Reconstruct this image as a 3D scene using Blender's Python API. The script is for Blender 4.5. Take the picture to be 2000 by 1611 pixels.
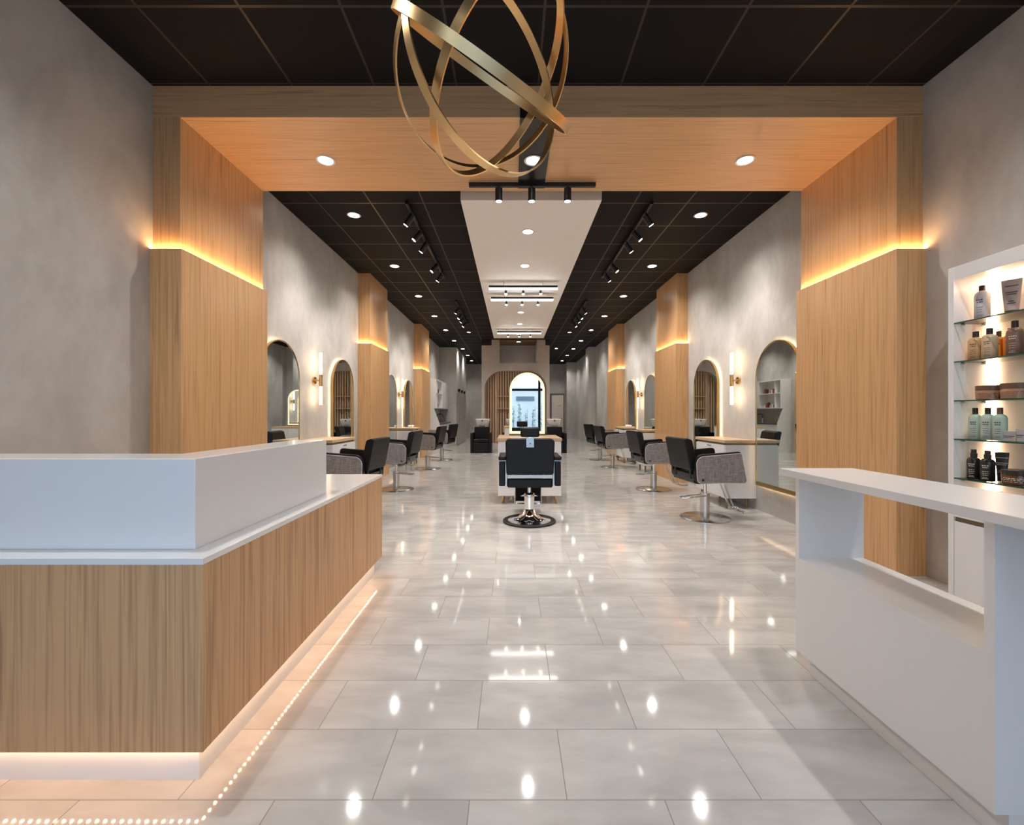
import bpy, bmesh, math, random
from mathutils import Vector, Matrix
from math import sin, cos, pi, radians as R

for o in list(bpy.data.objects): bpy.data.objects.remove(o)
S = bpy.context.scene
COL = S.collection
random.seed(7)

# ------------------------------------------------------------------ camera, sky, exposure
cd = bpy.data.cameras.new('camera'); cam = bpy.data.objects.new('camera', cd); COL.objects.link(cam)
F, H, VY = 850.0, 1.25, 807.0
cd.sensor_fit = 'HORIZONTAL'; cd.sensor_width = 36.0; cd.lens = 36.0 * F / 2000.0
cd.shift_y = (VY - 805.5) / 2000.0
cd.clip_start = 0.02; cd.clip_end = 200
cam.location = (0, 0, H); cam.rotation_euler = (R(90), 0, 0)
S.camera = cam

SKY = 1.7            # strength of the daylight outside the shop front
DOWN = 50.0          # watts of one ceiling downlight
TRACK = 31.0
w = bpy.data.worlds.new('sky'); S.world = w; w.use_nodes = True
wn = w.node_tree.nodes; wl = w.node_tree.links
bg = wn['Background']; bg.inputs[1].default_value = SKY
tc = wn.new('ShaderNodeTexCoord'); sx = wn.new('ShaderNodeSeparateXYZ'); cr = wn.new('ShaderNodeValToRGB')
wl.new(tc.outputs['Generated'], sx.inputs[0]); wl.new(sx.outputs[2], cr.inputs[0]); wl.new(cr.outputs[0], bg.inputs[0])
cr.color_ramp.elements[0].position = 0.0; cr.color_ramp.elements[0].color = (0.70, 0.83, 1.0, 1)
cr.color_ramp.elements[1].position = 0.7; cr.color_ramp.elements[1].color = (0.50, 0.70, 1.0, 1)
# the shop front lets the sky in: a light portal guides the sampling there
pl = bpy.data.lights.new('daylight_portal', 'AREA'); pl.shape = 'RECTANGLE'; pl.size = 5.9; pl.size_y = 3.2
pl.cycles.is_portal = True
po = bpy.data.objects.new('daylight_portal', pl); COL.objects.link(po)
po.location = (0.2, -1.46, 1.75); po.rotation_euler = (R(90), 0, 0)

S.view_settings.view_transform = 'Standard'; S.view_settings.look = 'None'
S.view_settings.gamma = 1.0; S.view_settings.use_curve_mapping = False
S.view_settings.exposure = 1.04
S.cycles.max_bounces = 8; S.cycles.diffuse_bounces = 5; S.cycles.glossy_bounces = 5
S.cycles.transparent_max_bounces = 12; S.cycles.transmission_bounces = 6
S.cycles.sample_clamp_indirect = 6.0; S.cycles.caustics_reflective = False; S.cycles.caustics_refractive = False

# ------------------------------------------------------------------ materials
MATS = {}
def newmat(name):
    m = bpy.data.materials.new(name); m.use_nodes = True
    MATS[name] = m
    return m, m.node_tree.nodes, m.node_tree.links, m.node_tree.nodes['Principled BSDF']
def P(name, col, rough=0.5, metal=0.0, spec=0.5, coat=0.0, noise=0.0, nscale=8.0, bump=0.0):
    m, n, l, b = newmat(name)
    b.inputs['Base Color'].default_value = (*col, 1); b.inputs['Roughness'].default_value = rough
    b.inputs['Metallic'].default_value = metal; b.inputs['Specular IOR Level'].default_value = spec
    b.inputs['Coat Weight'].default_value = coat
    if noise or bump:
        t = n.new('ShaderNodeTexCoord'); nz = n.new('ShaderNodeTexNoise'); nz.inputs['Scale'].default_value = nscale
        nz.inputs['Detail'].default_value = 5
        l.new(t.outputs['Object'], nz.inputs['Vector'])
        if noise:
            r = n.new('ShaderNodeValToRGB'); l.new(nz.outputs['Fac'], r.inputs[0]); l.new(r.outputs[0], b.inputs['Base Color'])
            r.color_ramp.elements[0].position = 0.3; r.color_ramp.elements[1].position = 0.7
            r.color_ramp.elements[0].color = (*[c * (1 - noise) for c in col], 1)
            r.color_ramp.elements[1].color = (*[min(1, c * (1 + noise)) for c in col], 1)
        if bump:
            bp = n.new('ShaderNodeBump'); bp.inputs['Strength'].default_value = bump; bp.inputs['Distance'].default_value = 0.004
            l.new(nz.outputs['Fac'], bp.inputs['Height']); l.new(bp.outputs[0], b.inputs['Normal'])
    return m
def EM(name, col, strength, sample=True):
    m, n, l, b = newmat(name)
    n.remove(b); e = n.new('ShaderNodeEmission'); e.inputs[0].default_value = (*col, 1); e.inputs[1].default_value = strength
    l.new(e.outputs[0], n['Material Output'].inputs[0])
    if not sample: m.cycles.emission_sampling = 'NONE'
    return m

def wood(name, axis='z', light=(0.66, 0.385, 0.18), dark=(0.45, 0.235, 0.095), rough=0.33, seed=0.0):
    m, n, l, b = newmat(name)
    t = n.new('ShaderNodeTexCoord')
    mp = n.new('ShaderNodeMapping'); mp.inputs['Location'].default_value = (seed, seed * 1.7, seed * .6)
    mp2 = n.new('ShaderNodeMapping')
    k = {'z': (1, 1, .032), 'x': (.032, 1, 1), 'y': (1, .032, 1)}[axis]
    mp.inputs['Scale'].default_value = tuple(13 * v for v in k)
    mp2.inputs['Scale'].default_value = tuple(70 * v * (1 if v == 1 else .45) for v in k)
    l.new(t.outputs['Object'], mp.inputs[0]); l.new(t.outputs['Object'], mp2.inputs[0])
    # broad figure with a wavy distortion
    n1 = n.new('ShaderNodeTexNoise'); n1.inputs['Scale'].default_value = 1.0; n1.inputs['Detail'].default_value = 3
    n1.inputs['Distortion'].default_value = 0.3
    l.new(mp.outputs[0], n1.inputs['Vector'])
    mul = n.new('ShaderNodeMath'); mul.operation = 'MULTIPLY'; mul.inputs[1].default_value = 7.0
    l.new(n1.outputs['Fac'], mul.inputs[0])
    fr = n.new('ShaderNodeMath'); fr.operation = 'PINGPONG'; fr.inputs[1].default_value = 0.5
    l.new(mul.outputs[0], fr.inputs[0])
    n2 = n.new('ShaderNodeTexNoise'); n2.inputs['Scale'].default_value = 1.0; n2.inputs['Detail'].default_value = 4
    n2.inputs['Roughness'].default_value = .65
    l.new(mp2.outputs[0], n2.inputs['Vector'])
    a = n.new('ShaderNodeMath'); a.operation = 'MULTIPLY'; a.inputs[1].default_value = 0.42
    l.new(fr.outputs[0], a.inputs[0])
    a2 = n.new('ShaderNodeMath'); a2.operation = 'MULTIPLY_ADD'; a2.inputs[1].default_value = 1.0
    l.new(n2.outputs['Fac'], a2.inputs[0]); l.new(a.outputs[0], a2.inputs[2])
    r = n.new('ShaderNodeValToRGB'); l.new(a2.outputs[0], r.inputs[0])
    r.color_ramp.elements[0].position = 0.28; r.color_ramp.elements[0].color = (*dark, 1)
    r.color_ramp.elements[1].position = 0.66; r.color_ramp.elements[1].color = (*light, 1)
    # a few darker streaks
    mp3 = n.new('ShaderNodeMapping'); mp3.inputs['Scale'].default_value = tuple(26 * v * (1 if v == 1 else .9) for v in k)
    mp3.inputs['Location'].default_value = (4 + seed, 9, 3)
    l.new(t.outputs['Object'], mp3.inputs[0])
    n3 = n.new('ShaderNodeTexNoise'); n3.inputs['Scale'].default_value = 1.0; n3.inputs['Detail'].default_value = 2
    l.new(mp3.outputs[0], n3.inputs['Vector'])
    r3 = n.new('ShaderNodeValToRGB'); l.new(n3.outputs['Fac'], r3.inputs[0])
    r3.color_ramp.elements[0].position = 0.64; r3.color_ramp.elements[0].color = (1, 1, 1, 1)
    r3.color_ramp.elements[1].position = 0.76; r3.color_ramp.elements[1].color = (.62, .56, .5, 1)
    mx = n.new('ShaderNodeMix'); mx.data_type = 'RGBA'; mx.blend_type = 'MULTIPLY'; mx.inputs[0].default_value = 1
    l.new(r.outputs[0], mx.inputs[6]); l.new(r3.outputs[0], mx.inputs[7]); l.new(mx.outputs[2], b.inputs['Base Color'])
    b.inputs['Roughness'].default_value = rough
    bp = n.new('ShaderNodeBump'); bp.inputs['Strength'].default_value = 0.08; bp.inputs['Distance'].default_value = 0.002
    l.new(n2.outputs['Fac'], bp.inputs['Height']); l.new(bp.outputs[0], b.inputs['Normal'])
    return m
wood('wood_v', 'z'); wood('wood_x', 'x', light=(0.72, 0.42, 0.205), dark=(0.56, 0.30, 0.13))
wood('wood_desk', 'z', light=(0.62, 0.36, 0.18), dark=(0.33, 0.175, 0.08), seed=3.1, rough=.48)
wood('wood_top', 'y', light=(0.62, 0.44, 0.28), dark=(0.45, 0.29, 0.16), rough=.4)
wood('wood_top_x', 'x', light=(0.62, 0.44, 0.28), dark=(0.45, 0.29, 0.16), rough=.4)
wood('wood_slat', 'z', light=(0.52, 0.36, 0.235), dark=(0.36, 0.23, 0.14), rough=.5)

def concrete(name, c1, c2, rough=.62):
    m, n, l, b = newmat(name)
    t = n.new('ShaderNodeTexCoord'); mp = n.new('ShaderNodeMapping'); mp.inputs['Scale'].default_value = (1, 1, .6)
    l.new(t.outputs['Object'], mp.inputs[0])
    n1 = n.new('ShaderNodeTexNoise'); n1.inputs['Scale'].default_value = 1.3; n1.inputs['Detail'].default_value = 7
    n1.inputs['Roughness'].default_value = .6; n1.inputs['Distortion'].default_value = .5
    n2 = n.new('ShaderNodeTexNoise'); n2.inputs['Scale'].default_value = 11; n2.inputs['Detail'].default_value = 5
    for q in (n1, n2): l.new(mp.outputs[0], q.inputs['Vector'])
    ad = n.new('ShaderNodeMath'); ad.operation = 'MULTIPLY_ADD'; ad.inputs[1].default_value = .22
    l.new(n2.outputs['Fac'], ad.inputs[0]); l.new(n1.outputs['Fac'], ad.inputs[2])
    r = n.new('ShaderNodeValToRGB'); l.new(ad.outputs[0], r.inputs[0])
    r.color_ramp.elements[0].position = .45; r.color_ramp.elements[0].color = (*c1, 1)
    r.color_ramp.elements[1].position = .78; r.color_ramp.elements[1].color = (*c2, 1)
    l.new(r.outputs[0], b.inputs['Base Color']); b.inputs['Roughness'].default_value = rough
    rr = n.new('ShaderNodeMapRange'); rr.inputs[3].default_value = rough - .12; rr.inputs[4].default_value = rough + .1
    l.new(n1.outputs['Fac'], rr.inputs[0]); l.new(rr.outputs[0], b.inputs['Roughness'])
    bp = n.new('ShaderNodeBump'); bp.inputs['Strength'].default_value = .12; bp.inputs['Distance'].default_value = .01
    l.new(ad.outputs[0], bp.inputs['Height']); l.new(bp.outputs[0], b.inputs['Normal'])
    return m
concrete('plaster', (.385, .36, .335), (.56, .535, .505))
concrete('plaster_warm', (.40, .365, .335), (.50, .46, .42))

def tiles():
    m, n, l, b = newmat('floor_tiles')
    t = n.new('ShaderNodeTexCoord'); mp = n.new('ShaderNodeMapping'); mp.inputs['Location'].default_value = (.137, -1.407, 0)
    l.new(t.outputs['Object'], mp.inputs[0])
    br = n.new('ShaderNodeTexBrick'); br.offset = .5; br.offset_frequency = 2; br.squash = 1
    br.inputs['Scale'].default_value = 1; br.inputs['Brick Width'].default_value = .63; br.inputs['Row Height'].default_value = .3145
    br.inputs['Mortar Size'].default_value = .0016; br.inputs['Mortar Smooth'].default_value = 0.1; br.inputs['Bias'].default_value = 0
    br.inputs['Color1'].default_value = (0, 0, 0, 1); br.inputs['Color2'].default_value = (1, 1, 1, 1)
    l.new(mp.outputs[0], br.inputs['Vector'])
    # tile body: cloudy limestone, each tile shifted
    vs = n.new('ShaderNodeVectorMath'); vs.operation = 'MULTIPLY_ADD'
    l.new(br.outputs['Color'], vs.inputs[0]); vs.inputs[1].default_value = (7, 5, 3); l.new(t.outputs['Object'], vs.inputs[2])
    mp2 = n.new('ShaderNodeMapping'); mp2.inputs['Scale'].default_value = (1.6, 4.2, 1); l.new(vs.outputs[0], mp2.inputs[0])
    n1 = n.new('ShaderNodeTexNoise'); n1.inputs['Scale'].default_value = 1.4; n1.inputs['Detail'].default_value = 5
    n1.inputs['Roughness'].default_value = .55; n1.inputs['Distortion'].default_value = .35
    l.new(mp2.outputs[0], n1.inputs['Vector'])
    r = n.new('ShaderNodeValToRGB'); l.new(n1.outputs['Fac'], r.inputs[0])
    r.color_ramp.elements[0].position = .34; r.color_ramp.elements[0].color = (.46, .435, .41, 1)
    r.color_ramp.elements[1].position = .66; r.color_ramp.elements[1].color = (.60, .575, .545, 1)
    mx = n.new('ShaderNodeMix'); mx.data_type = 'RGBA'; l.new(br.outputs['Fac'], mx.inputs[0])
    l.new(r.outputs[0], mx.inputs[6]); mx.inputs[7].default_value = (.22, .20, .18, 1)
    l.new(mx.outputs[2], b.inputs['Base Color'])
    rg = n.new('ShaderNodeMix'); l.new(br.outputs['Fac'], rg.inputs[0]); rg.inputs[2].default_value = .06; rg.inputs[3].default_value = .6
    l.new(rg.outputs[0], b.inputs['Roughness']); b.inputs['Specular IOR Level'].default_value = .55
    bp = n.new('ShaderNodeBump'); bp.inputs['Strength'].default_value = .35; bp.inputs['Distance'].default_value = .002; bp.invert = True
    l.new(br.outputs['Fac'], bp.inputs['Height'])
    nw = n.new('ShaderNodeTexNoise'); nw.inputs['Scale'].default_value = 5; l.new(t.outputs['Object'], nw.inputs['Vector'])
    b2 = n.new('ShaderNodeBump'); b2.inputs['Strength'].default_value = .02; b2.inputs['Distance'].default_value = .01
    l.new(nw.outputs['Fac'], b2.inputs['Height']); l.new(bp.outputs[0], b2.inputs['Normal']); l.new(b2.outputs[0], b.inputs['Normal'])
tiles()
def ceil_tiles():
    m, n, l, b = newmat('ceiling_tiles')
    t = n.new('ShaderNodeTexCoord'); mp = n.new('ShaderNodeMapping'); mp.inputs['Location'].default_value = (1.70, -5.25, 0)
    l.new(t.outputs['Object'], mp.inputs[0])
    br = n.new('ShaderNodeTexBrick'); br.offset = 0; br.squash = 1
    br.inputs['Scale'].default_value = 1; br.inputs['Brick Width'].default_value = .635; br.inputs['Row Height'].default_value = .635
    br.inputs['Mortar Size'].default_value = .0085; br.inputs['Mortar Smooth'].default_value = 0.0
    l.new(mp.outputs[0], br.inputs['Vector'])
    mx = n.new('ShaderNodeMix'); mx.data_type = 'RGBA'; l.new(br.outputs['Fac'], mx.inputs[0])
    mx.inputs[6].default_value = (.0085, .0075, .007, 1); mx.inputs[7].default_value = (.045, .034, .026, 1)
    l.new(mx.outputs[2], b.inputs['Base Color'])
    rg = n.new('ShaderNodeMix'); l.new(br.outputs['Fac'], rg.inputs[0]); rg.inputs[2].default_value = .75; rg.inputs[3].default_value = .35
    l.new(rg.outputs[0], b.inputs['Roughness']); b.inputs['Specular IOR Level'].default_value = .18
ceil_tiles()
def fabric():
    m, n, l, b = newmat('grey_fabric')
    t = n.new('ShaderNodeTexCoord')
    outs = []
    for sc in ((14, 14, 260), (260, 260, 14)):
        mp = n.new('ShaderNodeMapping'); mp.inputs['Scale'].default_value = sc; l.new(t.outputs['Object'], mp.inputs[0])
        q = n.new('ShaderNodeTexNoise'); q.inputs['Scale'].default_value = 1; q.inputs['Detail'].default_value = 2
        l.new(mp.outputs[0], q.inputs['Vector']); outs.append(q)
    ad = n.new('ShaderNodeMath'); ad.operation = 'ADD'
    l.new(outs[0].outputs['Fac'], ad.inputs[0]); l.new(outs[1].outputs['Fac'], ad.inputs[1])
    r = n.new('ShaderNodeValToRGB'); l.new(ad.outputs[0], r.inputs[0])
    hv = n.new('ShaderNodeMath'); hv.operation = 'MULTIPLY'; hv.inputs[1].default_value = .5
    l.new(ad.outputs[0], hv.inputs[0]); l.new(hv.outputs[0], r.inputs[0])
    r.color_ramp.elements[0].position = .35; r.color_ramp.elements[0].color = (.12, .108, .106, 1)
    r.color_ramp.elements[1].position = .65; r.color_ramp.elements[1].color = (.33, .30, .295, 1)
    l.new(r.outputs[0], b.inputs['Base Color']); b.inputs['Roughness'].default_value = .9
fabric()
P('white', (.78, .765, .755), .32); P('white_desk', (.80, .79, .785), .16); P('white_matt', (.74, .71, .68), .6)
P('panel_white', (.86, .835, .80), .55); P('door_cream', (.70, .62, .54), .5)
P('black_leather', (.0045, .0042, .0045), .42, spec=.28, bump=.15, nscale=90); P('black_gloss', (.01, .01, .011), .2)
P('black_metal', (.012, .012, .013), .4, .3); P('black_panel', (.012, .012, .013), .3)
P('chrome', (.82, .82, .83), .08, 1); P('steel', (.62, .61, .60), .22, 1)
P('brass', (.80, .54, .26), .31, 1); P('gold', (.62, .40, .16), .22, 1); P('bronze', (.24, .17, .085), .35, .6)
P('mirror_glass', (.70, .755, .735), .008, 1); P('mirror_clear', (.90, .93, .94), .006, 1)
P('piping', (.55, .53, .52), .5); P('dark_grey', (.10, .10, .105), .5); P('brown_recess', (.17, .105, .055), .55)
P('ceramic', (.86, .85, .84), .12, coat=.5)
P('bronze_gold', (.30, .19, .06), .35, .7)
P('rubber', (.012, .012, .012), .6)
EM('lamp_white', (1.0, .955, .88), 14, False); EM('lamp_bar', (1.0, .97, .93), 7)
EM('tube_warm', (1.0, .70, .40), 10.0); EM('led_warm', (1.0, .58, .25), 55.0)
EM('led_desk', (1.0, .66, .38), 38.0); EM('led_mirror', (1.0, .80, .52), .72); EM('led_halo', (1.0, .70, .40), 13.0)
EM('led_shelf', (1.0, .66, .42), 13.0)
def glass(name, tint, gl=.08, rough=.02):
    m, n, l, b = newmat(name); n.remove(b)
    tr = n.new('ShaderNodeBsdfTransparent'); tr.inputs[0].default_value = (*tint, 1)
    g = n.new('ShaderNodeBsdfGlossy'); g.inputs['Roughness'].default_value = rough
    lw = n.new('ShaderNodeFresnel'); lw.inputs[0].default_value = 1.45
    mx = n.new('ShaderNodeMixShader'); l.new(lw.outputs[0], mx.inputs[0]); l.new(tr.outputs[0], mx.inputs[1]); l.new(g.outputs[0], mx.inputs[2])
    l.new(mx.outputs[0], n['Material Output'].inputs[0])
glass('window_glass', (.97, .98, .98)); glass('shelf_glass', (.86, .95, .91))
P('glass_edge', (.02, .09, .06), .15)

# ------------------------------------------------------------------ mesh helpers
class MB:
    def __init__(s): s.v = []; s.f = []
    def add(s, vs, fs):
        o = len(s.v); s.v += [tuple(v) for v in vs]; s.f += [tuple(i + o for i in f) for f in fs]; return s
    def box(s, x0, x1, y0, y1, z0, z1):
        return s.add([(x0, y0, z0), (x1, y0, z0), (x1, y1, z0), (x0, y1, z0), (x0, y0, z1), (x1, y0, z1), (x1, y1, z1), (x0, y1, z1)],
                     [(0, 3, 2, 1), (4, 5, 6, 7), (0, 1, 5, 4), (1, 2, 6, 5), (2, 3, 7, 6), (3, 0, 4, 7)])
    def prism(s, poly, a, b, axis='y'):
        # poly: 2D points; extruded from a to b along axis
        n = len(poly)
        def T(p, t): return {'y': (p[0], t, p[1]), 'x': (t, p[0], p[1]), 'z': (p[0], p[1], t)}[axis]
        vs = [T(p, a) for p in poly] + [T(p, b) for p in poly]
        fs = [tuple(range(n)), tuple(range(2 * n - 1, n - 1, -1))] + [(i, i + n, (i + 1) % n + n, (i + 1) % n) for i in range(n)]
        return s.add(vs, fs)
    def cyl(s, p0, p1, r0, r1=None, n=24):
        r1 = r0 if r1 is None else r1
        p0 = Vector(p0); p1 = Vector(p1); d = (p1 - p0).normalized()
        a = d.orthogonal().normalized(); b = d.cross(a)
        vs = [p0 + r0 * (cos(2 * pi * i / n) * a + sin(2 * pi * i / n) * b) for i in range(n)]
        vs += [p1 + r1 * (cos(2 * pi * i / n) * a + sin(2 * pi * i / n) * b) for i in range(n)]
        return s.add(vs, [tuple(range(n - 1, -1, -1)), tuple(range(n, 2 * n))] + [(i, (i + 1) % n, (i + 1) % n + n, i + n) for i in range(n)])
    def lathe(s, prof, c=(0, 0, 0), n=32, sx=1.0, sy=1.0):
        m = len(prof); vs = []
        for r, z in prof:
            for i in range(n): vs.append((c[0] + sx * r * cos(2 * pi * i / n), c[1] + sy * r * sin(2 * pi * i / n), c[2] + z))
        fs = [(j * n + i, j * n + (i + 1) % n, (j + 1) * n + (i + 1) % n, (j + 1) * n + i) for j in range(m - 1) for i in range(n)]
        if prof[0][0] > 1e-6: fs.append(tuple(range(n - 1, -1, -1)))
        if prof[-1][0] > 1e-6: fs.append(tuple((m - 1) * n + i for i in range(n)))
        return s.add(vs, fs)
    def tube(s, pts, r, n=12, closed=False):
        pts = [Vector(p) for p in pts]; m = len(pts); vs = []
        up = None
        for k in range(m):
            if closed: d = (pts[(k + 1) % m] - pts[k - 1]).normalized()
            else: d = (pts[min(k + 1, m - 1)] - pts[max(k - 1, 0)]).normalized()
            a = (up - up.dot(d) * d).normalized() if up is not None else d.orthogonal().normalized()
            up = a; b = d.cross(a)
            rr = r[k] if isinstance(r, (list, tuple)) else r
            vs += [pts[k] + rr * (cos(2 * pi * i / n) * a + sin(2 * pi * i / n) * b) for i in range(n)]
        fs = [(k * n + i, k * n + (i + 1) % n, ((k + 1) % m) * n + (i + 1) % n, ((k + 1) % m) * n + i) for k in range(m if closed else m - 1) for i in range(n)]
        if not closed: fs += [tuple(range(n - 1, -1, -1)), tuple((m - 1) * n + i for i in range(n))]
        return s.add(vs, fs)
    def loft(s, rings, cap=True):
        n = len(rings[0]); vs = [p for r in rings for p in r]; m = len(rings)
        fs = [(j * n + i, j * n + (i + 1) % n, (j + 1) * n + (i + 1) % n, (j + 1) * n + i) for j in range(m - 1) for i in range(n)]
        if cap: fs += [tuple(range(n - 1, -1, -1)), tuple((m - 1) * n + i for i in range(n))]
        return s.add(vs, fs)
    def build(s, name, mat, parent=None, bev=0, seg=2, loc=None, smooth=35, rot=None):
        me = bpy.data.meshes.new(name); me.from_pydata(s.v, [], s.f)
        bm = bmesh.new(); bm.from_mesh(me); bmesh.ops.recalc_face_normals(bm, faces=bm.faces); bm.to_mesh(me); bm.free()
        me.materials.append(MATS[mat]); 
        me.polygons.foreach_set('use_smooth', [True] * len(me.polygons)); me.set_sharp_from_angle(angle=R(smooth))
        o = bpy.data.objects.new(name, me); COL.objects.link(o)
        if parent: o.parent = parent
        if loc: o.location = loc
        if rot: o.rotation_euler = rot
        if bev:
            b = o.modifiers.new('bevel', 'BEVEL'); b.width = bev; b.segments = seg; b.limit_method = 'ANGLE'; b.angle_limit = R(40)
        return o
def rect(u0, u1, v0, v1): return [(u0, v0), (u1, v0), (u1, v1), (u0, v1)]
def rpoly(pts, rad, n=6):
    # polygon with rounded corners; rad: one radius or one per corner
    out = []; m = len(pts)
    for i in range(m):
        r = rad[i] if isinstance(rad, (list, tuple)) else rad
        p = Vector(pts[i]); a = (Vector(pts[i - 1]) - p); b = (Vector(pts[(i + 1) % m]) - p)
        if r <= 0: out.append(tuple(p)); continue
        a.normalize(); b.normalize(); ang = a.angle(b); d = r / math.tan(ang / 2)
        p0 = p + a * d; p1 = p + b * d; c = p + (a + b).normalized() * (r / sin(ang / 2))
        t0 = math.atan2(p0.y - c.y, p0.x - c.x); t1 = math.atan2(p1.y - c.y, p1.x - c.x)
        dt = (t1 - t0 + pi) % (2 * pi) - pi
        for k in range(n + 1):
            t = t0 + dt * k / n; out.append((c.x + r * cos(t), c.y + r * sin(t)))
    return out
def tag(o, label=None, cat=None, group=None, kind=None):
    if label: o['label'] = label
    if cat: o['category'] = cat
    if group: o['group'] = group
    if kind: o['kind'] = kind
    return o
def empty(name, label=None, cat=None, loc=(0, 0, 0), rz=0, group=None, kind=None):
    o = bpy.data.objects.new(name, None); COL.objects.link(o); o.empty_display_size = .1
    o.location = loc; o.rotation_euler = (0, 0, rz)
    return tag(o, label, cat, group, kind)
def copy_tree(o, parent=None):
    c = o.copy(); COL.objects.link(c)
    if parent: c.parent = parent
    for ch in o.children: copy_tree(ch, c)
    return c
def spot(name, loc, target, watts, parent=None, size=105, blend=.55, col=(1, .955, .90), rad=.03):
    d = bpy.data.lights.new(name, 'SPOT'); d.energy = watts; d.spot_size = R(size); d.spot_blend = blend; d.color = col; d.shadow_soft_size = rad
    o = bpy.data.objects.new(name, d); COL.objects.link(o); o.location = loc
    if parent: o.parent = parent
    v = Vector(target) - Vector(loc); o.rotation_euler = v.to_track_quat('-Z', 'Y').to_euler()
    return o
ORD = ['first', 'second', 'third', 'fourth', 'fifth', 'sixth', 'seventh', 'eighth', 'ninth', 'tenth', 'eleventh', 'twelfth']

# ------------------------------------------------------------------ the room
XL, XR, ZC, YF, YB = -2.78, 3.18, 3.783, -1.5, 22.4
def st(mb, name, mat, label, cat, bev=0):
    return tag(mb.build(name, mat, bev=bev), label, cat, kind='structure')
st(MB().box(XL - .15, XR + .15, YF - .1, YB + .15, -.1, 0), 'floor', 'floor_tiles', 'glossy cream stone tile floor laid in a brick pattern', 'floor')
st(MB().box(XL - .15, XR + .15, YF, YB + .15, ZC, ZC + .12), 'ceiling', 'ceiling_tiles', 'black suspended tile ceiling with thin grid lines', 'ceiling')
st(MB().box(XL - .15, XL, YF, YB, 0, ZC), 'wall_left', 'plaster', 'mottled grey plaster wall along the left side', 'wall')
st(MB().box(XR, XR + .15, YF, YB, 0, ZC), 'wall_right', 'plaster', 'mottled grey plaster wall along the right side', 'wall')
st(MB().box(XL - .15, XR + .15, YB, YB + .15, 0, ZC), 'wall_back', 'plaster', 'grey plaster wall at the far end of the salon', 'wall')
st(MB().box(XL, -2.13, 16.7, 20.2, 0, ZC), 'wall_block', 'plaster', 'grey plaster block standing out behind the wet counter on the left', 'wall')
st(MB().box(2.92, XR, 16.6, 17.26, 0, ZC), 'trim_1', 'plaster', 'grey plaster pilaster on the right wall past the last wood pillar', 'pilaster')
st(MB().box(2.72, XR, 21.55, YB, 0, ZC), 'trim_2', 'plaster', 'grey plaster corner pier beside the cream door', 'pilaster')

def pillar(idx, side, y0, y1, ztop, label):
    e = empty('trim_%d' % idx, label, 'pillar', (0, 0, 0), kind='structure')
    if side < 0: xu, xl, xw = -2.568, -2.538, XL
    else: xu, xl, xw = 2.981, 2.951, XR
    zc = 2.515
    lo, hi = sorted((xu, xw)); MB().box(lo, hi, y0, y1, zc, ztop).build('upper_cladding', 'wood_v', e)
    lo, hi = sorted((xl, xw)); MB().box(lo, hi, y0 - .03, y1 + .03, 0, zc).build('lower_cladding', 'wood_v', e, bev=.002)
    s = side; m = MB(); g0, g1 = .014, .026
    za, zb = zc - .0005, zc + .0008
    a, b = sorted((xu - s * g0, xu - s * g1))
    m.box(a, b, y0 - g1, y1 + g1, za, zb)
    a, b = sorted((xu - s * g0, xw))
    m.box(a, b, y0 - g1, y0 - g0, za, zb); m.box(a, b, y1 + g0, y1 + g1, za, zb)
    m.build('light_strip', 'led_warm', e)
    return e
pillar(3, -1, 3.369, 4.487, 3.541, 'left wood-clad pillar of the big portal, glowing strip halfway up')
pillar(4, 1, 3.369, 4.487, 3.541, 'right wood-clad pillar of the big portal, glowing strip halfway up')
pillar(5, -1, 7.87, 8.97, ZC, 'wood-clad pillar with glowing strip, middle one on the left wall')
pillar(6, 1, 7.87, 8.97, ZC, 'wood-clad pillar with glowing strip, middle one on the right wall')
pillar(7, -1, 12.33, 13.48, ZC, 'wood-clad pillar with glowing strip, farthest on the left wall')
pillar(8, 1, 12.33, 13.48, ZC, 'wood-clad pillar with glowing strip, farthest on the right wall')
st(MB().box(XL, XR, 3.369, 4.487, 3.541, ZC), 'trim_9', 'wood_x', 'wood header beam spanning the room on top of the portal', 'beam')
pb = MB().box(.062, .325, 3.35, 3.369, 3.541, 3.652).box(.062, .325, 3.35, 4.40, 3.522, 3.541)
st(pb, 'trim_10', 'black_panel', 'black metal strip wrapped over the beam face and underside', 'panel')

# white dropped ceiling panel
st(MB().box(-.568, .99, 4.80, 13.62, 3.60, ZC), 'trim_11', 'panel_white', 'long white dropped ceiling panel down the middle of the room', 'ceiling panel')

# partition with arched niche and high recess
YP = 15.0
m = MB()
m.box(-1.048, -.944, YP, YP + .3, 0, 2.98).box(1.19, 1.294, YP, YP + .3, 0, 2.98)
m.box(-.944, 1.19, YP, YP + .3, 2.715, 2.98)
rad = .635
for cx, s in ((-.944 + rad, -1), (1.19 - rad, 1)):
    poly = [(cx + s * rad, 2.715)] + [(cx + s * rad * cos(t), 2.715 - rad + rad * sin(t)) for t in [pi / 2 * k / 14 for k in range(15)]]
    poly = poly if s > 0 else poly
    m.prism(poly, YP, YP + .3, 'y')
m.box(-1.048, -.438, YP, YP + 1.9, 2.98, 3.59).box(.859, 1.294, YP, YP + 1.9, 2.98, 3.59)
m.box(-.702, -.438, YP, YP + 1.9, 3.59, ZC).box(.859, 1.15, YP, YP + 1.9, 3.59, ZC)
m.box(-1.048, 1.294, YP + .3, YP + 1.9, 0, 2.98)
m.box(-.438, .859, YP + 1.07, YP + 1.9, 2.98, ZC)
part = st(m, 'wall_partition', 'plaster_warm', 'taupe plaster partition with a wide arched niche and a high square recess', 'wall')
MB().box(-1.048, -.702, YP + .01, YP + 1.9, 3.59, ZC).box(1.15, 1.294, YP + .01, YP + 1.9, 3.59, ZC).build('dark_shoulder', 'black_panel', part)
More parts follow.
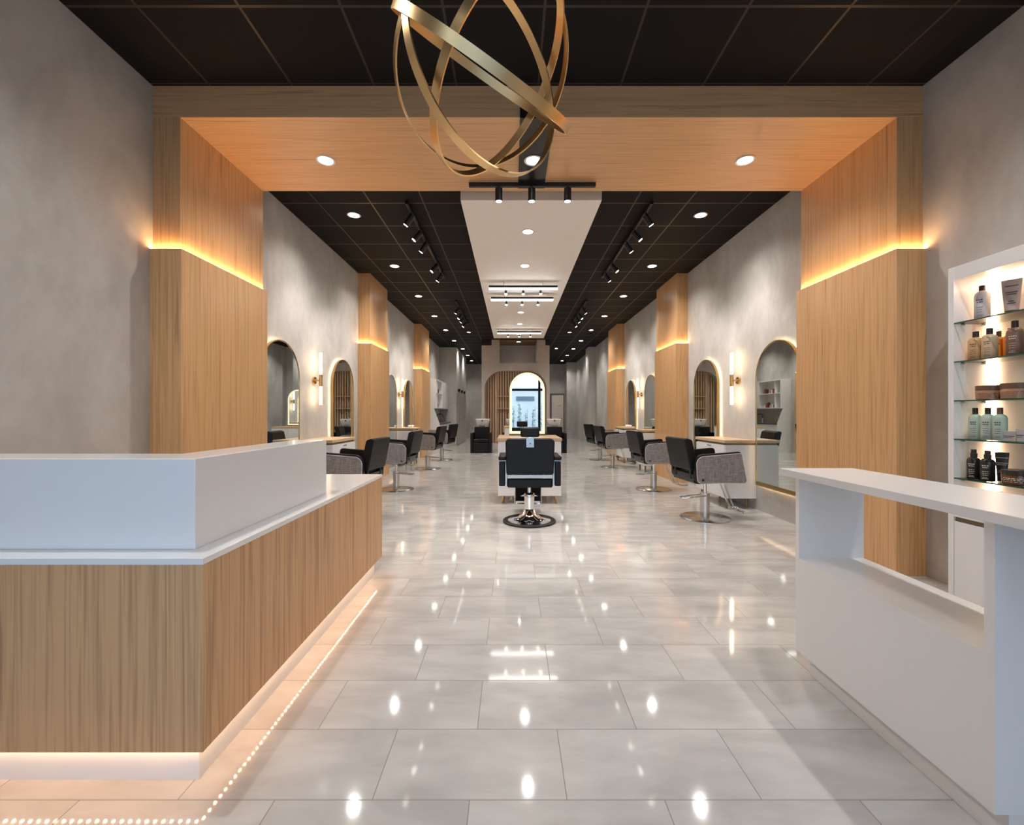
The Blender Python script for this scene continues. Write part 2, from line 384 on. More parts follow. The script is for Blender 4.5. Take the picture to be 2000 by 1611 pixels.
MB().box(-.438, .859, YP, YP + 1.07, ZC - .03, ZC).build('recess_ceiling', 'brown_recess', part)
MB().box(-.944, 1.19, YP + .02, YP + .27, 0, .2).build('niche_plinth', 'panel_white', part)
m = MB(); x = -.944
while x < 1.17:
    m.box(x, x + .052, YP + .245, YP + .295, .2, 2.715); x += .088
m.build('slat_panel', 'wood_slat', part)
MB().box(-.60, -.51, YP + .2, YP + .25, .2, 2.70).build('niche_post', 'wood_slat', part)
for z in (1.40, 1.82):
    MB().box(-.51, .75, YP + .12, YP + .25, z, z + .03).build('niche_shelf', 'wood_slat', part)
MB().box(-.944, 1.19, YP + .295, YP + .3, .2, 2.715).build('niche_back', 'brown_recess', part)

# far door
d = empty('door_1', 'cream door at the far end right of the partition', 'door', (0, 0, 0), kind='structure')
MB().box(2.04, 2.64, YB - .05, YB, 0, 2.2).build('door_leaf', 'door_cream', d, bev=.003)
MB().box(1.98, 2.04, YB - .07, YB, 0, 2.26).box(2.64, 2.68, YB - .07, YB, 0, 2.26).box(2.04, 2.64, YB - .07, YB, 2.2, 2.26).build('door_frame', 'dark_grey', d)
MB().cyl((2.58, YB - .05, 1.0), (2.58, YB - .1, 1.0), .012).cyl((2.58, YB - .1, 1.0), (2.48, YB - .1, 1.0), .01).build('door_handle', 'steel', d)
MB().box(2.36, 2.38, YB - .056, YB - .05, 1.60, 1.66).box(2.41, 2.43, YB - .056, YB - .05, 1.60, 1.66).box(2.46, 2.48, YB - .056, YB - .05, 1.60, 1.66).build('door_sign', 'steel', d)

# tall grey door panels with dark pulls on the block
for k, y in enumerate((17.1, 18.05, 19.0)):
    e = empty('wardrobe_panel', 'tall plain grey panel on the plaster block, %s from the camera' % ORD[k], 'panel', (-2.129, y, 0), group='tall grey panels on the left block')
    MB().box(0, .03, -.02, .86, .02, 2.05).build('panel_board', 'plaster_warm', e, bev=.003)
    MB().cyl((.03, .2, 1.05), (.05, .2, 1.05), .02).build('panel_knob', 'dark_grey', e)
    h = empty('coat_hook', 'dark tapered wall hook above the grey panels, %s from the camera' % ORD[k], 'hook', (-2.129, y, 2.13), group='dark hooks on the left block')
    MB().cyl((0, 0, 0), (.012, 0, 0), .04).build('backplate', 'black_metal', h)
    MB().cyl((.055, 0, .07), (.055, 0, -.07), .05, .012).cyl((.01, 0, 0), (.06, 0, 0), .015).build('hook_body', 'black_metal', h)

# ------------------------------------------------------------------ shop front and the street (seen in the mirrors)
wf = empty('window_1', 'black framed full-height shop front window', 'window', (0, 0, 0), kind='structure')
m = MB(); Y0, Y1 = YF - .06, YF
m.box(XL - .15, XR + .15, Y0, Y1, 3.42, ZC).box(XL - .15, XR + .15, Y0, Y1, 0, .08).box(XL - .15, XR + .15, Y0, Y1, 2.02, 2.10)
for x in (XL, -1.55, -.06, .93, 2.2, XR - .07): m.box(x - .03, x + .05, Y0 - .01, Y1 + .01, 0, ZC)
m.build('window_frame', 'black_metal', wf)
MB().box(XL, XR, YF - .035, YF - .03, .08, 3.42).build('window_pane', 'window_glass', wf)
P('street', (.40, .44, .50), .8, noise=.25, nscale=.8); P('facade', (.62, .60, .52), .8, noise=.06, nscale=1); P('facade_glass', (.12, .15, .17), .3)
P('leaf', (.10, .20, .13), .6); P('bark', (.05, .045, .045), .8)
tag(MB().box(-30, 30, -40, YF - .1, -.15, -.02).build('street', 'street'), 'pale paved street outside the shop front', 'street', kind='structure')
b = empty('building', 'pale green building across the street with one wide dark window', 'building', (0, -17, 0))
MB().box(-12, 12, -3, 0, 0, 3.0).build('facade_wall', 'facade', b)
MB().box(.3, 1.55, 0, .08, 2.12, 2.42).build('facade_window', 'facade_glass', b)
MB().box(-12, 12, -.02, .15, 2.9, 3.05).build('cornice', 'white_matt', b)
random.seed(3)
def bamboo():
    e = empty('bamboo_plant', None, None)
    ms, ml = MB(), MB()
    for k in range(3):
        x, y = random.uniform(-.15, .15), random.uniform(-.15, .15); h = random.uniform(1.9, 2.9)
        ms.cyl((x, y, 0), (x + random.uniform(-.1, .1), y, h), .02, .008, 6)
        for j in range(34):
            z = random.uniform(.5, h); a = random.uniform(0, 2 * pi); L = random.uniform(.22, .42)
            c = Vector((x, y, z)); d = Vector((cos(a), sin(a), random.uniform(-.6, .5))) * L; s = Vector((-sin(a), cos(a), 0)) * .034
            u = Vector((0, 0, .004))
            ml.add([c, c + d * .5 + s, c + d, c + d * .5 - s, c + d * .5 + u], [(0, 1, 4), (1, 2, 4), (2, 3, 4), (3, 0, 4)])
    ms.build('stem', 'bark', e); ml.build('leaves', 'leaf', e)
    return e
bp = bamboo()
for k in range(12):
    e = bp if k == 0 else copy_tree(bp)
    e.location = (-1.2 + k * .42, -13.5 - (k % 3) * .4, -.02); e.rotation_euler.z = k * 1.3; s = .62 + .05 * (k % 5); e.scale = (s, s, s)
    tag(e, 'slender bamboo plant in the street hedge, %s from the right end as seen from inside' % ORD[k], 'plant', 'bamboo hedge across the street')
def tree():
    e = empty('bare_tree')
    m = MB()
    def br(p, d, L, r, n):
        q = p + d * L; m.cyl(p, q, r, r * .65, 6)
        if n == 0: return
        for k in range(3 if n > 1 else 4):
            nd = (d + Vector((random.uniform(-.8, .8), random.uniform(-.8, .8), random.uniform(-.25, .5)))).normalized()
            br(p + d * L * random.uniform(.6, 1), nd, L * random.uniform(.55, .75), r * .6, n - 1)
    br(Vector((0, 0, 0)), Vector((0, 0, 1)), 2.6, .13, 5)
    m.build('branches', 'bark', e)
    return e
t0 = tree()
for k, (x, y) in enumerate(((2.3, -8.5), (11.5, -11.5))):
    e = t0 if k == 0 else copy_tree(t0)
    e.location = (x, y, -.02); e.rotation_euler.z = k * 2.2
    tag(e, ('bare branching street tree straight outside the shop door', 'bare branching street tree farther along the pavement')[k], 'tree', 'street trees')

# ------------------------------------------------------------------ ceiling lights
def downlight():
    e = empty('ceiling_downlight')
    MB().lathe([(.075, 0), (.085, -.004), (.082, -.008), (.066, -.006), (.062, .0)], n=32).build('trim_ring', 'white_matt', e)
    MB().lathe([(.064, -.003), (.03, -.006), (0, -.007)], n=32).build('lamp_lens', 'lamp_white', e)
    return e
dl0 = downlight(); used = [False]
def put_down(x, y, z, label, group, watts=DOWN, size=132, blend=.9, sc=1.0):
    e = dl0 if not used[0] else copy_tree(dl0)
    used[0] = True
    e.location = (x, y, z); e.scale = (sc, sc, 1)
    tag(e, label, 'light', group)
    if watts: spot('lamp', (x, y, z - .02), (x, y, 0), watts, size=size, blend=blend).parent = None
    return e
lamps = []
for side, x, nm in ((-1, -2.02, 'left'), (1, 2.41, 'right')):
    for k in range(9):
        y = 5.56 + 1.925 * k
        if side < 0 and k >= 6: xx = -1.94
        else: xx = x
        put_down(xx, y, ZC, 'round recessed downlight in the black ceiling, %s in the %s row from the portal' % (ORD[k], nm), 'recessed downlights in the %s ceiling row' % nm)
for k, y in enumerate((5.63, 6.93, 10.14, 11.45, 12.9)):
    put_down(.205, y, 3.60, 'round recessed downlight in the white dropped panel, %s from the camera' % ORD[k], 'downlights in the white panel', watts=DOWN * .55)
put_down(-1.687, 3.94, 3.541, 'recessed downlight in the wood beam, left of the chandelier', 'downlights in the wood beam', watts=DOWN * .8)
put_down(2.11, 3.94, 3.541, 'recessed downlight in the wood beam near its right end', 'downlights in the wood beam', watts=DOWN * .8)
put_down(.193, 3.91, 3.522, 'recessed downlight in the black strip under the beam', 'downlights in the wood beam', watts=DOWN * .8)
for k, (x, y) in enumerate(((-1.6, 1.80), (.2, .9), (2.2, 1.80), (-1.6, -.2), (.2, -.6), (2.2, -.2))):  # unseen downlights added to brighten the front of the room
    put_down(x, y, ZC, 'added unseen downlight in the entrance ceiling above the reception, %s one' % ('left inner', 'middle inner', 'right inner', 'left door-side', 'middle door-side', 'right door-side')[k], 'added entrance downlights', watts=DOWN * (1.35, .22, 1.35, .15, .1, .15)[k])
put_down(-1.35, 13.6, ZC, 'small downlight near the far end of the left track', 'inner far downlights', watts=DOWN * .5, sc=.8)
put_down(1.80, 13.6, ZC, 'small downlight near the far end of the right track', 'inner far downlights', watts=DOWN * .5, sc=.8)
put_down(1.73, 17.0, ZC, 'dim small downlight in the far right ceiling', 'inner far downlights', watts=0, sc=.8)
put_down(.23, 15.24, ZC - .03, 'downlight inside the high recess of the partition', 'recess downlight', watts=DOWN * .12)

def spot_head(parent, p, aim, L=.13, r=.032, watts=TRACK, size=60):
    # p: fixing point on the rail; aim: direction of the beam
    p = Vector(p); a = Vector(aim).normalized(); j = p + Vector((0, 0, -.05))
    h = MB().cyl(j - a * .03, j + a * (L - .03), r, r, 20).cyl(p, j, .01, .01, 10).build('spot_head', 'black_metal', parent)
    e = j + a * (L - .03)
    MB().cyl(e - a * .002, e + a * .003, r * .8, r * .8, 20).build('lens', 'lamp_white', h)
    if watts: spot('lamp', e + a * .01, e + a * 2, watts, size=size, blend=.8, rad=.02)
def track(y0, y1, x, ys, out, label):
    e = empty('track_light', label, 'track light', (0, 0, 0), group='black ceiling track lights')
    MB().box(x - .017, x + .017, y0, y1, ZC - .05, ZC - .015).cyl((x, y0 + .2, ZC - .02), (x, y0 + .2, ZC), .02).cyl((x, y1 - .2, ZC - .02), (x, y1 - .2, ZC), .02).build('track_rail', 'black_metal', e)
    for k, y in enumerate(ys): spot_head(e, (x, y, ZC - .05), (out * (.75 + .1 * (k % 2)), .12 * (-1) ** k, -1), L=.15, r=.036)
track(5.16, 8.0, -1.25, (5.4, 5.9, 6.3, 7.2, 7.7), -1, 'black ceiling track with five spotlights, nearer one on the left')
track(5.16, 8.0, 1.66, (5.4, 5.9, 6.3, 7.2, 7.7), 1, 'black ceiling track with five spotlights, nearer one on the right')
track(9.66, 12.2, -1.25, (10.2, 10.8, 11.2, 11.8), -1, 'black ceiling track with four spotlights, farther one on the left')
track(9.66, 12.2, 1.66, (10.2, 10.8, 11.2, 11.8), 1, 'black ceiling track with four spotlights, farther one on the right')
e = empty('track_light', 'short black crossbar track with three spotlights under the wood beam', 'track light', (0, 0, 0), group='black ceiling track lights')
MB().box(-.425, .825, 4.282, 4.318, 3.487, 3.523).box(.1, .28, 4.27, 4.33, 3.50, 3.522).build('track_rail', 'black_metal', e)
for x in (-.13, .195, .55): spot_head(e, (x, 4.3, 3.487), (0, 0.08, -1), L=.12, r=.036)
# linear pendants with three small spots each
for k, (y, z) in enumerate(((7.76, 3.48), (8.56, 3.488), (12.16, 3.494))):
    e = empty('linear_pendant', 'slim black and white light bar with three small spots, %s from the camera' % ORD[k], 'pendant light', (.2, y, z), group='light bars under the white panel')
    MB().box(-.61, .61, -.035, .035, .0, .04).build('light_housing', 'black_metal', e)
    MB().box(-.61, .61, -.03, .03, -.022, 0).build('diffuser', 'lamp_bar', e)
    MB().cyl((-.35, 0, .04), (-.35, 0, 3.60 - z), .003, n=8).cyl((.35, 0, .04), (.35, 0, 3.60 - z), .003, n=8).build('hanging_wire', 'black_metal', e)
    for x in (-.31, 0, .31):
        h = MB().cyl((x, 0.0, -.022), (x, 0.0, -.06), .008, n=10).cyl((x, 0, -.045), (x, 0, -.10), .024, n=16).build('spot_head', 'black_metal', e)
        MB().cyl((x, 0, -.10), (x, 0, -.115), .024, .02, 16).build('lens', 'lamp_white', h)

# ------------------------------------------------------------------ chandelier
ch = empty('chandelier', 'large brass chandelier of four interlocking flat rings', 'chandelier', (-.1, 2.0, ZC))
CR = .45
for (cx, cy, cz, th, ph) in ((-.1161, 2.023, 2.8365, .7574, -.7548), (-.1053, 2.0384, 2.8475, 1.5856, 2.3584),
                             (-.059, 2.0959, 2.8475, .8689, 2.9687), (-.1331, 2.1768, 2.9578, 3.8552, 2.2079)):
    nrm = Vector((sin(th) * cos(ph), sin(th) * sin(ph), cos(th))); a = nrm.cross(Vector((0, 0, 1))).normalized(); b = nrm.cross(a)
    c = Vector((cx, cy, cz)) - ch.location; m = MB(); n = 96; vs = []
    for i in range(n):
        t = 2 * pi * i / n; u = cos(t) * a + sin(t) * b
        vs += [c + u * (CR - .004) - nrm * .021, c + u * (CR + .004) - nrm * .021, c + u * (CR + .004) + nrm * .021, c + u * (CR - .004) + nrm * .021]
    fs = []
    for i in range(n):
        j = (i + 1) % n
        for q in range(4): fs.append((i * 4 + q, j * 4 + q, j * 4 + (q + 1) % 4, i * 4 + (q + 1) % 4))
    m.add(vs, fs); m.build('brass_ring', 'brass', ch)
MB().cyl((0, 0, 0), (0, 0, -.03), .09).build('ceiling_canopy', 'brass', ch)
for dx, dy in ((.05, .02), (-.04, .05), (0, -.05)):
    MB().cyl((dx, dy, -.03), (dx * 1.5, dy * 1.5 + .04, -.50), .0025, n=6).build('hanging_cable', 'black_metal', ch)

# ------------------------------------------------------------------ reception desk (left)
dk = empty('reception_desk', 'L-shaped wood reception desk with raised white top and glowing plinth', 'reception desk', (0, 0, 0))
XW, YW, YE = -1.026, 1.444, 3.436
ZB, ZL, ZT = .124, .769, 1.090
XB = -3.6 if False else XL + .02
m = MB().box(XB, XW, YW, YW + .72, ZB, ZL - .022).box(-1.70, XW, YW + .72, YE, ZB, ZL - .022)
m.build('wood_body', 'wood_desk', dk, bev=.0015)
m = MB().prism([(XB, YW - .002), (XW + .002, YW - .002), (XW + .002, YE + .002), (-1.72, YE + .002), (-1.72, YW + .74), (XB, YW + .74)], ZL - .022, ZL, 'z')
m.build('low_countertop', 'white_desk', dk, bev=.002)
xo, yo = XW - .093, YW + .093
m = MB().prism([(XB, yo), (xo, yo), (xo, 2.625), (xo - .19, 2.625), (xo - .19, yo + .19), (XB, yo + .19)], ZL, ZT, 'z')
m.build('raised_counter', 'white_desk', dk, bev=.003)
m = MB().prism([(XB, YW + .042), (XW - .042, YW + .042), (XW - .042, YE - .06), (-1.64, YE - .06), (-1.64, YW + .66), (XB, YW + .66)], 0, ZB, 'z')
m.build('toe_kick', 'white', dk)
m = MB(); z0, z1 = ZB - .004, ZB - .0005
y = YW + .02; x = XB + .1
while x < XW - .022: m.box(x, x + .007, y - .003, y + .003, z0, z1); x += .028
x = XW - .02; y = YW + .03
while y < YE - .06: m.box(x - .003, x + .003, y, y + .007, z0, z1); y += .028
m.build('led_strip', 'led_desk', dk)

# ------------------------------------------------------------------ white display counter (right)
dc = empty('display_counter', 'white counter with an open through-shelf and thin overhanging top', 'counter', (0, 0, 0))
x0, x1, ya, yb, zb, zu = 1.387, 1.70, 1.25, 2.128, .096, .943
MB().box(x0, x1, ya, yb, zb, .55).box(x0, x1, 2.103, yb, .55, zu).box(x0, x1, ya, 1.279, .55, zu).box(x0, x0 + .004, ya, yb, .55, .5501).build('body', 'white', dc, bev=.0015)
MB().box(1.34, 1.71, .45, 2.186, zu, .975).build('countertop', 'white', dc, bev=.002)
MB().box(1.427, 1.66, 1.25, 2.088, 0, zb).build('toe_kick', 'white_matt', dc)
MB().box(1.66, 1.70, .5, 1.25, 0, zu).build('end_support', 'white', dc)

# ------------------------------------------------------------------ product shelves on the right wall
sh = empty('display_shelf', 'tall white product cabinet with warm lighting and glass shelves', 'shelving', (0, 0, 0))
xf, xb, yn, yfar = 2.895, 3.15, 1.55, 2.889
MB().box(xf, XR, yfar - .036, yfar, 0, 2.207).box(xf, XR, yn, yn + .036, 0, 2.207).box(xf, XR, yn + .036, yfar - .036, 2.12, 2.207).box(xf, XR, yn + .036, yfar - .036, .575, .60).build('cabinet_frame', 'white', sh, bev=.0015)
MB().box(xb, XR, yn + .036, yfar - .036, .60, 2.12).build('back_panel', 'white_matt', sh)
MB().box(xb - .014, xb - .002, yfar - .062, yfar - .05, .62, 2.10).build('light_strip', 'led_shelf', sh)
MB().box(xb - .014, xb - .002, yn + .04, yfar - .07, 2.10, 2.112).build('light_strip', 'led_shelf', sh)
for yd0, yd1 in ((1.59, 2.21), (2.225, 2.85)):
    dd = MB().box(xf, xf + .02, yd0, yd1, .04, .545).build('cabinet_door', 'white', sh, bev=.0015)
    MB().box(xf + .012, xf + .03, yd0, yd1, .547, .573).build('handle_slot', 'brown_recess', dd)
MB().box(xf + .03, XR, yn + .036, yfar - .036, 0, .04).build('cabinet_base', 'white_matt', sh)
SZ = (1.841, 1.588, 1.335, 1.084, .83)
for z in SZ:
    g = MB().box(xf + .003, xb - .003, yn + .038, yfar - .038, z - .008, z).build('glass_shelf', 'shelf_glass', sh)
    MB().box(xf, xf + .003, yn + .038, yfar - .038, z - .008, z).build('glass_edge', 'glass_edge', g)
    for x in (xf + .05, xb - .07): MB().cyl((x, yfar - .036, z - .014), (x, yfar - .055, z - .014), .006, n=12).build('shelf_pin', 'steel', g)
P('bottle_white', (.62, .60, .62), .35); P('bottle_amber', (.62, .36, .17), .3); P('bottle_tan', (.66, .47, .30), .3); P('bottle_orange', (.85, .38, .07), .3)
P('bottle_brown', (.22, .115, .075), .3); P('bottle_green', (.50, .58, .50), .3); P('bottle_black', (.025, .018, .015), .2)
P('tube_mauve', (.42, .33, .31), .4); P('tube_dark', (.06, .045, .04), .4); P('cap_dark', (.03, .02, .015), .35); P('cap_brown', (.16, .08, .045), .35)
P('jar_brown', (.42, .22, .13), .25); P('jar_amber', (.13, .045, .015), .12); P('box_grey', (.50, .49, .48), .5); P('print_dark', (.10, .08, .08), .6); P('print_light', (.6, .56, .5), .6)
P('print_brown', (.25, .13, .07), .5); P('print_white', (.8, .8, .8), .5)
def prints(parent, r, rows, mat, flat=None, seed=0):
    # small rows of lettering wrapped on the side that faces the room (-x)
    rnd = random.Random(seed); m = MB()
    for (z, h, span) in rows:
        a = -span / 2
        while a < span / 2:
            wd = rnd.uniform(.10, .28)
            b = min(a + wd, span / 2)
            vs = []; n = 3
            for k in range(n + 1):
                t = pi + .42 + a + (b - a) * k / n
                vs += [(cos(t) * (r + .0006), sin(t) * (r + .0006), z), (cos(t) * (r + .0006), sin(t) * (r + .0006), z + h)]
            m.add(vs, [(2 * k, 2 * k + 2, 2 * k + 3, 2 * k + 1) for k in range(n)])
            a = b + .07
    return m.build('label_print', mat, parent)
def bottle(loc, h, r, mat, cap, label, group=None, pm='print_dark', kind='bottle', caph=.2, cr=.42, pump=False, cat='bottle', seed=1):
    e = empty(kind, label, cat, (loc[0], loc[1], loc[2] + .0005), group=group)
    hb = h * (1 - caph)
    MB().lathe([(r * .9, 0), (r, .004), (r, hb * .82), (r * .93, hb * .9), (r * .7, hb * .965), (r * .4, hb), (r * .38, hb + .004)], n=28).build('bottle_body', mat, e, smooth=50)
    if pump: MB().lathe([(r * .5, hb), (r * .52, hb + h * caph * .5), (r * .4, hb + h * caph * .52), (r * .4, h)], n=20).build('spray_cap', cap, e)
    else: MB().lathe([(r * cr, hb), (r * cr, h - .002), (r * cr * .93, h)], n=20).build('cap', cap, e)
    if pm: prints(e, r, [(hb * .66, .007, .9), (hb * .58, .006, .75), (hb * .42, .003, .8), (hb * .34, .003, .8), (hb * .26, .003, .7), (hb * .15, .003, .6), (hb * .1, .003, .8)], pm, seed=seed)
    return e
def tubep(loc, h, wd, mat, capm, label, pm, rz=0):
    e = empty('squeeze_tube', label, 'tube', (loc[0], loc[1], loc[2] + .0005), rz=rz)
    rings = []
    for k in range(9):
        t = k / 8; z = .025 + (h - .025) * t; rx = .019 * (1 - t) + .002; ry = wd * .34 + wd * .16 * t
        rings.append([(rx * cos(2 * pi * i / 24), ry * sin(2 * pi * i / 24), z) for i in range(24)])
    MB().loft(rings).build('tube_body', mat, e, smooth=50)
    MB().lathe([(wd * .33, 0), (wd * .34, .025), (wd * .3, .027)], n=24, sx=.6).build('cap', capm, e)
    m = MB()
    for z, a in ((h * .8, .03), (h * .62, .028), (h * .56, .022), (h * .36, .012), (h * .3, .02)):
        xx = -(.019 * (1 - (z - .025) / (h - .025)) + .003) - .001
        m.box(xx - .0008, xx, -a * .9, a * .9, z, z + .005)
    m.build('label_print', pm, e)
    return e
def jar(loc, r, h, mat, lid, label, pm='print_brown', group=None, seed=2):
    e = empty('cosmetic_jar', label, 'jar', (loc[0], loc[1], loc[2] + .0005), group=group)
    MB().lathe([(r * .86, 0), (r * .97, .004), (r, h * .6), (r * .96, h * .66)], n=36).build('jar_body', mat, e, smooth=50)
    MB().lathe([(r * 1.0, h * .66), (r * 1.01, h - .002), (r * .98, h)], n=36).build('lid', lid, e)
    prints(e, r * 1.0, [(h * .42, .004, 1.5), (h * .32, .004, 1.7), (h * .2, .003, 1.5)], pm, seed=seed)
    return e
def at(px, x): return x * F / (px - 1000.0)
z = SZ[0]
bottle((3.0, at(1918.5, 3.0), z), .222, .0375, 'bottle_white', 'cap_dark', 'white bottle with dark cap alone at left of the top glass shelf', seed=5, cr=.42, caph=.15)
tubep((3.0, at(1976, 3.0), z), .212, .088, 'tube_mauve', 'cap_brown', 'tall mauve squeeze tube standing on the top glass shelf', 'print_dark', rz=.62)
z = SZ[1]
g = 'bottles on the second glass shelf'
bottle((2.97, at(1906, 2.97), z), .184, .037, 'bottle_amber', 'cap_dark', 'peach bottle with dark cap, leftmost on the second shelf', g, seed=6)
bottle((2.97, at(1933, 2.97), z), .190, .037, 'bottle_tan', 'cap_dark', 'beige bottle with dark cap, front middle of the second shelf', g, seed=7)
bottle((3.10, at(1950.5, 3.10), z), .184, .030, 'bottle_orange', 'cap_brown', 'bright amber bottle directly behind the beige bottle', g, seed=8)
bottle((3.10, at(1973, 3.10), z), .190, .030, 'bottle_orange', 'cap_dark', 'orange bottle half hidden by the dark brown bottle', g, seed=9)
bottle((2.96, at(1982, 2.96), z), .206, .036, 'bottle_brown', 'cap_dark', 'dark brown bottle, front right of the second shelf', g, seed=10, pm='print_light')
z = SZ[2]
jar((3.0, at(1934, 3.0), z), .066, .088, 'jar_brown', 'cap_brown', 'wide brown lettered jar at left of the middle glass shelf', group='jars on the middle shelf', seed=1)
jar((3.0, at(1985, 3.0), z), .066, .094, 'jar_brown', 'cap_brown', 'wide brown lettered jar at the right edge of the middle glass shelf', group='jars on the middle shelf', seed=4)
z = SZ[3]
for k, px in enumerate((1905, 1929.5, 1953)):
    bottle((2.97, at(px, 2.97), z), .200, .033, 'bottle_green', 'cap_dark' if k < 2 else 'cap_brown',
           ('leftmost of the three pale green bottles', 'middle one of the three pale green bottles', 'pale green bottle with brown cap, rightmost of three')[k], 'pale green bottles on the fourth shelf', seed=20)
def carton(loc, sx, sy, sz, label):
    e = empty('product_box', label, 'box', (loc[0], loc[1], loc[2] + .0005), group='small grey boxes')
    MB().box(-sx / 2, sx / 2, -sy / 2, sy / 2, 0, sz).build('carton', 'box_grey', e, bev=.001)
    MB().box(-sx / 2 - .0008, -sx / 2, -sy * .35, sy * .4, sz * .45, sz * .52).box(-sx / 2 - .0008, -sx / 2, -sy * .2, sy * .35, sz * .33, sz * .37).build('label_print', 'print_dark', e)
carton((2.98, at(1979.5, 2.98), z), .05, .075, .06, 'small flat grey carton beside the pale green bottles')
carton((2.98, at(2001, 2.98), z), .05, .045, .075, 'taller grey carton at the right edge of the fourth shelf')
z = SZ[4]
bottle((2.96, at(1902, 2.96), z), .188, .034, 'bottle_black', 'cap_dark', 'black spray bottle, left one on the lowest glass shelf', 'black spray bottles', pump=True, pm='print_light', caph=.26, seed=30)
bottle((2.95, at(1929, 2.95), z), .188, .034, 'bottle_black', 'cap_dark', 'black spray bottle, right one next to the dark tube', 'black spray bottles', pump=True, pm='print_light', caph=.26, seed=30)
tubep((3.03, at(1957, 3.03), z), .178, .062, 'tube_dark', 'cap_dark', 'dark squeeze tube behind the amber jar', 'print_light', rz=.6)
jar((2.965, at(1986, 2.965), z), .062, .088, 'jar_amber', 'cap_dark', 'dark amber glass jar on the lowest glass shelf', pm='print_light', seed=9)
for k, (px, r, h) in enumerate(((1954.5, .028, .168), (1976, .026, .165), (1993, .024, .148), (2009, .024, .148))):
    bottle((3.0, at(px, 3.0), .60), h, r, ('bottle_tan', 'bottle_brown', 'bottle_amber', 'bottle_brown')[k], 'cap_brown' if k == 0 else 'cap_dark',
           'bottle on the cabinet base just above the white counter top, %s from left' % ORD[k], 'bottles at the bottom of the cabinet', pm=None, seed=40)

# ------------------------------------------------------------------ wall mirrors and sconces
def arch(hw, z0, zs, n=28, d=0.0):
    pts = [(-hw + d, z0 + d), (hw - d, z0 + d)]
    pts += [((hw - d) * cos(pi * k / n), zs + (hw - d) * sin(pi * k / n)) for k in range(n + 1)]
    return pts
def frame(m, o, i, ya, yb):
    n = len(o); vs = []
    for p in o: vs.append((p[0], ya, p[1]))
    for p in i: vs.append((p[0], ya, p[1]))
    for p in o: vs.append((p[0], yb, p[1]))
    for p in i: vs.append((p[0], yb, p[1]))
    fs = []
    for k in range(n):
        j = (k + 1) % n
        fs += [(k, j, n + j, n + k), (2 * n + k, 3 * n + k, 3 * n + j, 2 * n + j), (k, 2 * n + k, 2 * n + j, j), (n + k, n + j, 3 * n + j, 3 * n + k)]
    return m.add(vs, fs)
def wall_mirror():
    e = empty('arched_mirror')          # faces -y locally, wall behind at y = 0
    hw, z0, zs = .43, .335, 1.685
    frame(MB(), arch(hw, z0, zs), arch(hw, z0, zs, d=.014), -.065, -.028).build('gold_frame', 'gold', e)
    MB().prism(arch(hw, z0, zs, d=.014), -.060, -.052, 'y').build('mirror_glass', 'mirror_glass', e)
    MB().prism(arch(hw, z0, zs, d=.05), -.052, 0, 'y').build('backing', 'dark_grey', e)
    MB().box(-hw + .012, hw - .012, -.0665, -.0605, z0 + .012, z0 + .05).build('bottom_rail', 'bronze_gold', e)
    frame(MB(), arch(hw, z0, zs, d=.034), arch(hw, z0, zs, d=.045), -.045, -.03).build('led_strip', 'led_halo', e)
    return e
mir = wall_mirror()
MY = (5.14, 7.04, 9.82, 11.48)
PL = ('just behind the portal', 'just before the middle pillar', 'just behind the middle pillar', 'just before the farthest pillar')
first = True
for sgn, nm in ((-1, 'left'), (1, 'right')):
    for k, y in enumerate(MY):
        e = mir if first else copy_tree(mir); first = False
        e.location = (XR if sgn > 0 else XL, y, 0); e.rotation_euler.z = R(-90) if sgn > 0 else R(90)
        tag(e, 'arched gold-framed mirror on the %s wall, %s' % (nm, PL[k]), 'mirror', 'arched backlit wall mirrors')
def sconce():
    e = empty('wall_sconce')             # faces -y, wall at y = 0
    MB().cyl((0, 0, 0), (0, -.022, 0), .055, .05, 32).build('wall_plate', 'gold', e)
    MB().cyl((0, -.02, 0), (0, -.1, 0), .012, n=16).build('arm', 'gold', e)
    MB().cyl((0, -.1, -.085), (0, -.1, .085), .024, n=24).build('holder', 'gold', e)
    MB().cyl((0, -.1, .085), (0, -.1, .385), .0185, n=20).build('upper_tube', 'tube_warm', e)
    MB().cyl((0, -.1, -.085), (0, -.1, -.34), .0185, n=20).build('lower_tube', 'tube_warm', e)
    return e
sc0 = sconce(); first = True
for sgn, nm in ((-1, 'left'), (1, 'right')):
    for k, y in enumerate((6.1, 10.65)):
        e = sc0 if first else copy_tree(sc0); first = False
        e.location = (XR if sgn > 0 else XL, y, 1.71); e.rotation_euler.z = R(-90) if sgn > 0 else R(90)
        tag(e, 'brass wall light with two glowing tubes, %s one on the %s wall' % (('nearer', 'farther')[k], nm), 'wall light', 'brass tube sconces')

